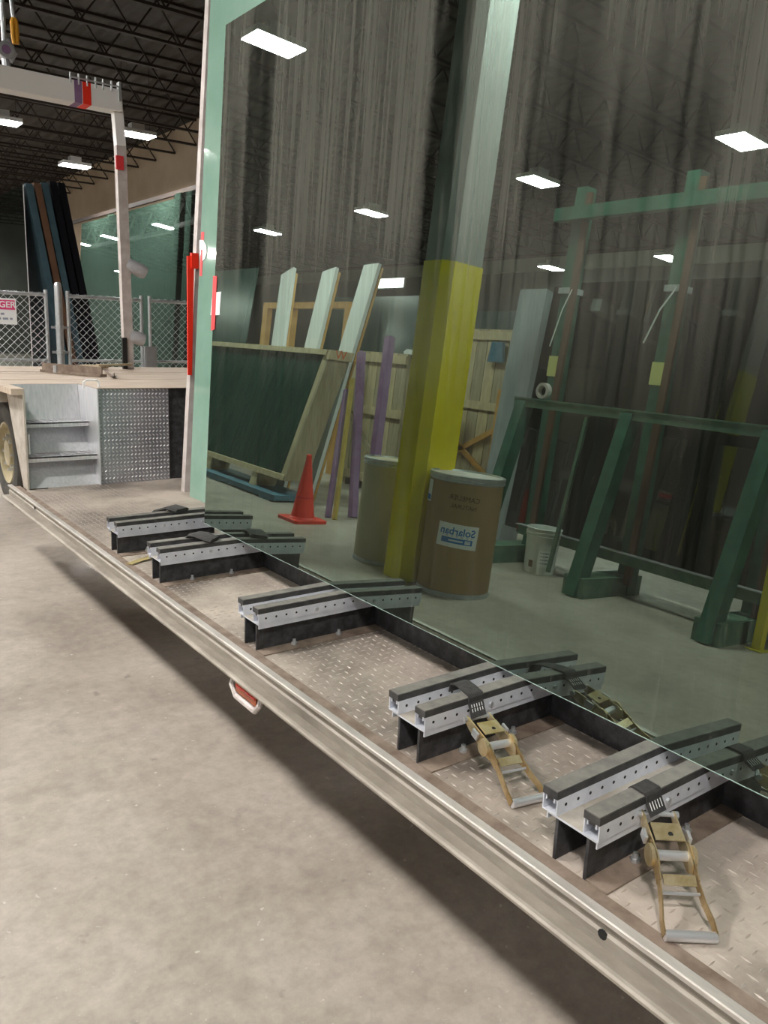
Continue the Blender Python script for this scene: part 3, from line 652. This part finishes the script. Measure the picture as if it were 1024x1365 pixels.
for z in (1.22,1.52): MB().lathe([(.046,-.025),(.053,-.02),(.053,.02),(.046,.025)],(0,0,z),14).box(-.1,.1,-.006,.006,z-.015,z+.015).build('clamp','steel',fp)
gp = thing('grey_board','flat grey metal board standing against the fence','board',(fx(197),YF-.1,0)); MB().box(-.09,.07,-.02,.01,0,1.32).box(-.07,.05,-.026,-.02,.2,1.28).build('board','steel',gp)
# danger sign
sg = thing('danger_sign','white and red danger sign wired to the chain link fence','sign',(0,YF-.05,0))
x1 = fx(22); zc = hit((10,415),1,YF-.05)[2]; h = .3; w = .42; xc = x1-w/2
MB().box(xc-w/2,xc+w/2,-.004,.002,zc-h/2,zc+h/2).build('plate','white',sg)
MB().box(xc-w/2+.015,xc+w/2-.015,-.0065,-.0042,zc+.02,zc+h/2-.02).build('red_field',mat('sign red',(.75,.05,.2),.5),sg)
zz = zc+.075
text_obj('lettering','DANGER',.1,'white',lambda c:(xc+c.x,-.0078-c.z,zz+c.y),sg,font_bold=True)
text_obj('lettering','HEAVY LOAD',.05,'ink',lambda c:(xc+c.x,-.0050-c.z,zc-.035+c.y),sg) if False else None
for k,(z,ws) in enumerate(((-.03,(.05,.03,.06,.04)),(-.085,(.04,.07,.05,.06,.03)))):
    mb = MB(); x = xc-w/2+.05
    for q in ws: mb.box(x,x+q,-.0055,-.0042,zc+z-.012,zc+z+.012); x += q+.018
    mb.build('small_print','print',sg)
# ================================================================== STOCK BEHIND THE FENCE
stockg = glass_face('green stock glass',(.015,.04,.03),.2,(.75,.9,.82),.5,(.055,.095,.074))
darkg = glass_face('dark stock glass',(.02,.03,.03),.22,(.8,.9,.85),.05,(.06,.07,.06))
def slab(name, X0, X1, y0, y1, z0, z1, mats, label, cat='glass sheet', th=.012, group=None):
    """sheet standing parallel to the trailer, foot at X0, top at X1"""
    r = thing(name,label,cat,(X0,y0,z0),group); dx = X1-X0
    v = [(0,0,0),(0,y1-y0,0),(dx,y1-y0,z1-z0),(dx,0,z1-z0)]; v += [(p[0]+th,p[1],p[2]) for p in v]
    mb = MB().add(v,[(0,3,2,1)],0).add(v,[(4,5,6,7),(0,1,5,4),(1,2,6,5),(2,3,7,6),(3,0,4,7)],1); mb.build('pane',mats,r,fix=False); return r
X = 5.0; yA = hit((231,262),0,X); yB = hit((102,290),0,X); zt = yA[2]
slab('stock_glass',X-.16,X+.12,yA[1],yB[1],.3,zt,[stockg,'edge_dark'],'wide green stock glass sheet reflecting lamps on the right wall rack')
cols = [(.0,.10),(.25,.03),(.5,.1),(.75,.05),(1.,.09),(1.25,.05)]
for k in range(6):
    y1 = yA[1]-k*.3; y0 = y1-.27; f = 'edge_dark' if k%2 else darkg
    slab('stock_glass',X-.22-.02*k,X+.04-.02*k,y0,y1,.3,zt+.05-.02*k,[darkg if k%2 else stockg,'edge_dark'],'narrow dark green glass strip, '+['first','second','third','fourth','fifth','sixth'][k]+' out from the wide green sheet on the wall rack','glass sheet',.05,'glass strips at the end of the right wall rack')
RK = thing('wall_rack','long steel rack frame holding the green stock glass along the right wall','rack',(5.6,12,0))
MB().box(-.32,-.26,-1,28,zt+.12,zt+.2).build('top_rail','joist',RK); MB().box(-1.05,0,-1,28,.2,.29).build('foot_rail','greengrey',RK)
for y in (0,4,8,12,16,20,24,27): MB().box(-.2,-.08,y,y+.12,0,zt+.2).build('upright','greengrey',RK)
# left stack: dark sheet and leaning coloured boards
YS = 13.2
a = hit((30,246),1,YS)
slab('dark_stock_glass',a[0],a[0]+.0,YS,YS+7,.25,a[2],[darkg,'white'],'dark upright glass sheet with a pale thin edge behind the danger sign')
def lean(p0,p1,w,m,label,k):
    A = hit(p0,1,YS+.02*k); B = hit(p1,1,YS+.02*k); s = (.25-B[2])/(A[2]-B[2]); B = B+(A-B)*s
    r = thing('leaning_board',label,'board',tuple(B)); d = A-B; y = YS+.02*k
    v = [B,(B[0]+w,B[1],B[2]),(A[0]+w,A[1],A[2]),A]; v = [tuple(q) for q in v]+[(q[0],q[1]+3.4,q[2]) for q in v]
    o = local(MB().add(v,[(0,1,2,3),(7,6,5,4),(0,4,5,1),(1,5,6,2),(2,6,7,3),(3,7,4,0)]).build('board',m),r)
lean((34,244),(64.5,392),.095,'bluegrey','blue grey board leaning in the stack beside the dark glass',0)
lean((45,243),(75.5,392),.095,'brown','brown board leaning in the stack between two blue boards',1)
lean((55,243),(85.5,392),.095,'bluegrey','blue grey board leaning in the stack next to the black boards',2)
lean((66,241),(96.5,392),.1,'darkboard','near black board leaning at the outside of the stack',3)
lean((77,243),(107.5,392),.1,'darkboard','outermost black board with blue sheen leaning in the stack',4)
RK2 = thing('stack_rack','dark low steel rack under the leaning boards','rack',(hit((60,440),1,YS)[0],YS,0)); MB().box(-.55,.95,.1,7,0,.24).build('base','black',RK2)
# ================================================================== AISLE SIDE (seen in the glass)
# column with yellow guard
c0 = rhit((505,762),2,0); c1 = rhit((541,772),2,0)
CX, CY = -1.78, 4.71
CB = struct(MB().prism([(CX-.34,CY-.13),(CX-.34,CY+.12),(CX,CY+.12),(CX,CY-.07),(CX-.07,CY-.13)],2,0,CEIL-.62).build('column','colgrey'))
g = MB(); e = .006; g.prism([(CX-.34-e,CY-.13-e),(CX-.34-e,CY+.12+e),(CX+e,CY+.12+e),(CX+e,CY-.07-e*.4),(CX-.07+e*.4,CY-.13-e)],2,0,2.38); g.build('column_guard','yellow',CB)
CB['label'] = 'grey building column with a yellow painted guard'
# drums
def drum(c, r, h, m, label):
    d = thing('fibre_drum',label,'drum',(c[0],c[1],0))
    MB().lathe([(0,.012),(r-.004,.012),(r,.03),(r,h-.05),(r-.002,h-.02)],n=48).build('barrel',m,d,smooth=True)
    MB().lathe([(r-.01,0),(r+.005,0),(r+.007,.02),(r+.003,.035),(r,.036)],n=48).build('bottom_ring','steel',d,smooth=True)
    MB().lathe([(r+.001,h-.055),(r+.008,h-.05),(r+.008,h-.035),(r+.004,h-.03),(r+.009,h-.022),(r+.009,h-.004),(r+.002,h),(r-.012,h),(r-.016,h-.012)],n=48).build('lid_ring','steel',d,smooth=True)
    MB().lathe([(r-.014,h-.012),(0,h-.012)],n=48).build('lid','white_post' if m=='kraft' else m,d)
    return d
dc = (rhit((550,780),2,0)+rhit((648,793),2,0))/2
D1 = drum((dc[0]-.02,dc[1]-.005),.27,.885,'kraft','brown fibre drum with white and blue label standing in the aisle beside the yellow column')
# curved label facing the glass
gd = rhit((612,703),0,D1.location.x+.22); ang0 = math.atan2(-.62,.78) 
vd = np.array([D1.location.x,D1.location.y])
# direction from the drum to the mirrored viewer
vc = CAM-2*((CAM-np.array([GX,0,GZ]))@GN)*GN; ang0 = math.atan2(vc[1]-D1.location.y, vc[0]-D1.location.x)
R_ = .2708
def onDrum(zc, off=0., rot=0., da=0.):
    def f(c):
        x = c[0]*math.cos(rot)-c[1]*math.sin(rot); y = c[0]*math.sin(rot)+c[1]*math.cos(rot)
        a = ang0+da + x/R_ ; r = R_+off+c[2]; return (r*math.cos(a), r*math.sin(a), zc+y)
    return f
def patch(name, m, x0,x1,y0,y1, zc, off, rot=0, da=0, n=14):
    mb = MB(); f = onDrum(zc,off,rot,da); vs = []
    for k in range(n+1):
        x = x0+(x1-x0)*k/n
        for y in (y0,y1): vs.append(f((x,y,0)))
    return mb.add(vs,[(2*k,2*k+2,2*k+3,2*k+1) for k in range(n)]).build(name,m,D1)
da = .06
patch('label_sheet','white',-.15,.15,-.085,.085,.455,.0005,.04,da)
text_obj('label_lettering','Solarban',.075,'blue',onDrum(.485,.0008,.04,da),D1,font_bold=True)
text_obj('label_lettering','low-e glass',.022,'print',onDrum(.452,.0008,.04,da),D1) if False else None
patch('label_band','blue',-.115,.115,-.02,.02,.42,.0008,.04,da)
patch('label_mark','white',-.1,-.06,-.013,.013,.42,.0011,.04,da,4); text_obj('label_lettering','PPG',.018,'blue',onDrum(.42,.0013,.04,da-.08/R_),D1)
patch('label_lines','foam',-.045,.06,-.006,.006,.42,.0011,.04,da,6); patch('label_lines','print',-.11,.11,-.003,.003,.452,.0008,.04,da,6)
text_obj('handwriting','CAMELIER',.05,'ink',onDrum(.725,.0006,.05,.0),D1); text_obj('handwriting','NATURAL',.042,'ink',onDrum(.665,.0006,.05,.0),D1)
patch('label_sheet','white',-.06,.06,-.08,.08,.74,.0005,0,1.32,6); patch('label_band','blue',-.05,.05,-.02,.02,.69,.0008,0,1.32,6)
dc2 = rhit((497,752),2,0)
D2 = drum((dc2[0]-.17,dc2[1]+.12),.235,.86,'kraft_pale','plain pale fibre drum standing in the aisle on the far side of the yellow column')
# traffic cone
cc = rhit((397,694),2,0); K = thing('traffic_cone','orange red traffic cone with black scuffs standing in the aisle','traffic cone',(cc[0]-.05,cc[1],0))
MB().lathe([(.14,.03),(.12,.05),(.03,.62),(.028,.67),(.02,.68),(.0,.68)],n=28).build('cone_body','cone',K,smooth=True)
MB().prism([(-.19,-.16),(-.16,-.19),(.16,-.19),(.19,-.16),(.19,.16),(.16,.19),(-.16,.19),(-.19,.16)],2,0,.03).build('cone_foot','cone',K)
mb = MB(); mb.lathe([(.0925,.235),(.0895,.255)],n=28); mb.build('scuff_ring','redlens',K)
# pail
pc = (rhit((694,757),2,0)+rhit((733,769),2,0))/2; pc[0] -= .04
PL = thing('plastic_pail','white plastic pail with printed label standing beside the green rack leg','pail',(pc[0],pc[1],0))
MB().lathe([(0,.0),(.128,0),(.132,.01),(.146,.33),(.156,.332),(.156,.34),(.148,.343),(.157,.36),(.157,.368),(.149,.372),(.152,.395),(.158,.4),(.15,.405),(.14,.39),(.125,.02),(0,.02)],n=36).build('body','pail',PL,smooth=True)
pa = math.atan2(vc[1]-PL.location.y, vc[0]-PL.location.x)
def pp(a0,a1,z0,z1,m,nm):
    mb = MB(); vs = []
    for k in range(7):
        a = pa+a0+(a1-a0)*k/6
        for z in (z0,z1): r = .1325+.014*(z/.33)+.0008; vs.append((r*math.cos(a),r*math.sin(a),z))
    mb.add(vs,[(2*k,2*k+2,2*k+3,2*k+1) for k in range(6)]).build(nm,m,PL)
pp(-.65,.15,.07,.22,'white','label'); 
for z in (.1,.13,.16,.19): pp(-.6,.05,z,z+.012,'print','label_print')
pp(.45,.75,.06,.12,'ink','label_print')
# green racks with dark glass
def rackside():
    R = thing('green_rack','green steel glass rack with leaning legs and horizontal beams','rack',(-3.3,3,0))
    def put(mb,nm,m='green'): return local(mb.build(nm,m),R)
    legs = [5.12,3.98,2.82,1.7]
    for y in legs:
        put(MB().obox((-3.02,y,0),(-3.33,y-.03,1.46),.13,.11,(0,1,0)),'leg')
        put(MB().box(-3.75,-3.0,y-.1,y+.1,.0,.16),'foot_block','greengrey')
    for y in (5.02,3.93,2.84,1.75):
        put(MB().box(-3.68,-3.56,y-.06,y+.06,0,3.36),'upright')
        put(MB().obox((-3.5,y-.085,.1),(-3.56,y-.10,3.3),.03,.06,(0,1,0)),'timber_strip','brown')
        put(MB().box(-3.70,-3.54,y-.075,y+.075,2.45,2.5),'band_clamp','steel')
        put(MB().box(-3.557,-3.55,y-.075,y+.07,1.72,1.9),'pale_label','paleyellow')
    put(MB().box(-3.37,-3.28,1.,5.18,1.42,1.5),'front_beam','greengrey'); put(MB().box(-3.38,-3.27,1.,5.18,1.49,1.502),'front_beam_top','greengrey')
    put(MB().box(-3.53,-3.45,1.,5.2,3.06,3.17),'top_beam')
    put(MB().box(-3.47,-3.44,1.2,5.05,.27,.36),'low_rail','greengrey'); put(MB().box(-3.47,-3.40,1.2,5.05,.36,.366),'low_rail_lip','steel')
    put(MB().obox((-3.3,4.5,.05),(-3.3,4.35,1.4),.03,.03,(0,1,0)),'diagonal_rod','greengrey')
    put(MB().tube([(-3.53,4.93,2.48),(-3.5,4.98,2.3),(-3.5,5.06,1.98)],.006,5),'loose_tape','white')
    put(MB().tube([(-3.53,3.88,2.48),(-3.5,3.98,2.3),(-3.5,4.08,2.04)],.007,5),'loose_tape','white')
    tp = MB(); 
    cy = 4.87; zz = 1.63
    vs = []; n = 18
    for rr,xx in ((.07,-3.33),(.07,-3.28),(.045,-3.28),(.045,-3.33)):
        vs += [(xx,cy+rr*math.cos(2*math.pi*k/n),1.575+rr*math.sin(2*math.pi*k/n)) for k in range(n)]
    fs = [(j*n+k,j*n+(k+1)%n,((j+1)%4)*n+(k+1)%n,((j+1)%4)*n+k) for j in range(4) for k in range(n)]
    r2 = thing('tape_roll','roll of clear tape standing on the green rack beam','tape roll',(-3.3,cy,1.503)); local(MB().add(vs,fs).build('roll','white_post'),r2)
rackside()
rackg = glass_face('rack dark glass',(.02,.03,.03),.12,(.8,.9,.85),.12,(.05,.05,.045))
slab2 = []
for k in range(2):
    X0 = -3.86-.14*k
    r = thing('rack_glass','dark brown glass sheet leaning in the green rack, '+('front of its pair' if k==0 else 'rear of its pair'),'glass sheet',(X0,0,.2)); dx = -.2; h = 2.44
    v = [(0,.5,0),(0,5.45+.3*k,0),(dx,5.45+.3*k,h),(dx,.5,h)]; v += [(p[0]-.014,p[1],p[2]) for p in v]
    MB().add(v,[(0,1,2,3)],0).add(v,[(7,6,5,4),(0,4,5,1),(1,5,6,2),(2,6,7,3),(3,7,4,0)],1).build('pane',[rackg,'edge_dark'],r,fix=False)
r = thing('wrapped_glass_pack','grey plastic wrapped glass pack standing at the end of the green rack','glass pack',(-4.2,5.8,0))
MB().prism([(.15,0),(-.12,0),(-.27,2.55),(-.0,2.62)],1,.05,.42).build('wrap','wrap',r)
MB().box(.075,.09,.0,.0499,1.35,1.5).build('note','white',r)
o = MB().box(-3.2,-3.0,2.56,2.66,0,1.75); o2 = thing('yellow_post','thin yellow post standing beside the green rack leg','post',(-3.3,2.6,0)); MB().box(-.03,.03,-.03,.03,.006,1.5).box(-.06,.06,-.06,.06,0,.006).build('post','yellow',o2)
# leaning crate of green glass with three white boards behind
crate = thing('glass_crate','leaning timber crate with a green glass sheet inside, marked with an orange W','crate',(-2.62,8,0))
cx0, cx1, cz0, cz1 = -2.66, -3.09, .24, 1.78
def cp(s, y, d): # s: 0 bottom..1 top; d depth back
    return (cx0+(cx1-cx0)*s - d*.96, y, cz0+(cz1-cz0)*s - d*.0)
def cbar(s0,s1,y0,y1,d0,d1,nm,m):
    v = [cp(s0,y0,d0),cp(s0,y1,d0),cp(s1,y1,d0),cp(s1,y0,d0),cp(s0,y0,d1),cp(s0,y1,d1),cp(s1,y1,d1),cp(s1,y0,d1)]
    return local(MB().add(v,[(0,1,2,3),(7,6,5,4),(0,4,5,1),(1,5,6,2),(2,6,7,3),(3,7,4,0)]).build(nm,m),crate)
cbar(.0,1,7.98,8.02,0,.3,'end_board','oldpine'); cbar(.93,1.0,7.95,8.0,-.02,.32,'end_cleat','pine'); cbar(0,1,8.02,8.1,0,.03,'frame_upright','pine')
cbar(.96,1.,8.02,11.8,-.03,.34,'top_board','pine'); cbar(0,.04,8.02,11.8,-.02,.32,'bottom_board','pine')
for y in (8.6,9.9,11.1): cbar(-.1035,.0,y,y+.14,.0,.3,'skid','pine')
v = [cp(.04,8.1,.012),cp(.04,11.7,.012),cp(.96,11.7,.012),cp(.96,8.1,.012)]; cgm = glass_face('crate green glass',(.01,.03,.025),.25,(.7,.92,.82),.55,(.05,.12,.095))
local(MB().add(v,[(0,1,2,3)]).build('glass',cgm,fix=True),crate)
wt = cp(.967,7.949,.14)
text_obj('mark','W',.14,mat('orange mark',(.7,.13,.02),.7),lambda c:(0,0,0),None) if False else None
me = text_mesh('W',.15); me.materials.clear(); me.materials.append(mat('orange mark',(.7,.13,.02),.7))
for vv in me.vertices: vv.co = (wt[0]+vv.co.x, wt[1]-.002-vv.co.z, wt[2]+vv.co.y)
wo = bpy.data.objects.new('painted_mark',me); COL.objects.link(wo); local(wo,crate)
rb = thing('blue_rack_base','faded blue steel rack base under the leaning crate','rack',(-2.8,9,0))
local(MB().box(-3.0,-2.5,7.9,12,.02,.08).box(-3.0,-2.5,8.0,8.25,0,.02).box(-3.,-2.5,9.3,9.6,0,.02).box(-3.,-2.5,10.8,11.1,0,.02).build('base','blue_paint'),rb)
wb3 = [((385,362),(372,456),-3.5,'nearest the far end of the crate'),((441,360),(418,456),-3.5,'standing in the middle of the three'),((497,353),(463,468),-3.5,'tallest of the three, nearest the crate end')]
for (a,b_,X,nm) in wb3:
    A = rhit(a,0,X-.25); B = rhit(b_,0,X); s = (0-B[2])/(A[2]-B[2]); B0 = B+(A-B)*s
    r = thing('white_board','white board leaning behind the timber crate, '+nm,'board',tuple(B0)); d = Vector(A-B0)
    local(MB().obox(B0,A,.05,.3,(0,1,0)).build('board','foam'),r); local(MB().obox(B0-np.array([.04,.1,0]),A-np.array([.04,.1,.04]),.03,.12,(0,1,0)).build('backing_batten','orangewood'),r)
# coloured posts
for (b_,tp,m,w,lab) in (((437,690),(462,520),'purple',.05,'thin purple timber post leaning by the timber crate end'),((470,690),(482,470),'purple',.075,'purple timber post leaning between the yellow post and the pale drum'),((495,640),(520,450),'purple',.09,'widest purple timber post leaning beside the wooden crate stack'),((446,693),(470,505),'dullyellow',.04,'thin yellow timber post leaning by the purple posts')):
    B = rhit(b_,2,0) if b_[1]>650 else rhit((b_[0]-5,690),2,0); A = rhit(tp,0,B[0]-.45)
    r = thing('timber_post',lab,'post',tuple(B)); local(MB().obox(B,A,w,w,(0,1,0)).build('post',m),r)
# wooden crates standing at the back
def woodcrate(x0,y0,y1,h,label,diag=True):
    r = thing('wooden_crate',label,'crate',(x0,y0,0)); w = y1-y0; n = max(3,int(w/.2)); 
    for k in range(n): MB().box(-.03,0,w*k/n+.006,w*(k+1)/n-.006,.1,h).build('board','pine' if k%2 else 'oldpine',r)
    for z in (.12,h*.55,h-.14): MB().box(0.,.035,0,w,z,z+.11).build('batten','pine',r)
    MB().box(-.45,-.03,0.0,w,.1,h-.03).build('box','oldpine',r); MB().box(-.45,0.0,.05,.2,0,.1).box(-.45,0.0,w-.2,w-.05,0,.1).build('skid','oldpine',r)
    if diag: MB().obox((.02,.1,.2),(.02,w-.1,h*.55),.08,.02,(1,0,0)).build('brace','oldpine',r)
    return r
a = rhit((545,470),0,-4.6); b_ = rhit((470,470),0,-4.6)
woodcrate(-4.6,a[1],b_[1],a[2]-.02,'pale wooden crate with plank front standing between the column and the purple posts')
a = rhit((690,440),0,-5.6); b_ = rhit((600,432),0,-5.6)
cr2 = woodcrate(-5.6,a[1]-.3,b_[1]+.4,a[2],'tall wooden crate with orange battens standing behind the brown drum',False)
w = b_[1]-a[1]+.7
for z0,z1 in ((.3,1.2),(1.2,.3)): MB().obox((.05,.15,z0),(.05,w-.2,z1),.07,.03,(1,0,0)).build('cross_brace','orangewood',cr2)
MB().box(.036,.09,.3,.4,0.1,1.6).build('orange_upright','orangewood',cr2)
q = rhit((536,482),0,-4.5); pg = thing('folded_bag','white folded plastic bag lying on the pale wooden crate','bag',(-4.75,q[1],a[2]))
a = rhit((545,470),0,-4.6); pg.location = (-4.75,q[1],a[2]-.02); MB().prism([(-.16,0),(.17,0),(.19,.03),(.12,.07),(-.02,.06),(-.13,.08),(-.18,.03)],0,-.12,.1).build('bag','foam',pg)
q = rhit((660,470),0,-5.5); pb = thing('blue_cloth','pale blue cloth draped over the tall crate batten','cloth',(-5.56,q[1],q[2])); MB().prism([(-.14,-.12),(.14,-.12),(.1,.14),(-.1,.14)],0,-.0,.05).build('cloth','blue_paint',pb)
# orange timber frame and far stock
fr = thing('orange_frame','orange timber frame standing behind the white boards','frame',(-5.,0,0))
a = rhit((355,404),0,-5); b_ = rhit((470,398),0,-5)
local(MB().box(-5.05,-4.95,b_[1],a[1],a[2]-.1,a[2]).build('top_bar','orangewood'),fr)
for px in (358,392,468): q = rhit((px,404),0,-5); local(MB().box(-5.05,-4.95,q[1]-.08,q[1]+.08,0,a[2]-.1).build('upright','orangewood'),fr)
for k,(y,X,h) in enumerate(((14.5,-5.2,3.4),(11.3,-6.8,3.1),(7.6,-7.2,2.9))):
    slab('aisle_glass',X,X-.25,y,y+3,.1,h,[darkg,'edge_dark'],['dark green glass sheet leaning far down the aisle','dark green glass sheet leaning behind the white boards','dark green glass sheet leaning behind the wooden crates'][k])
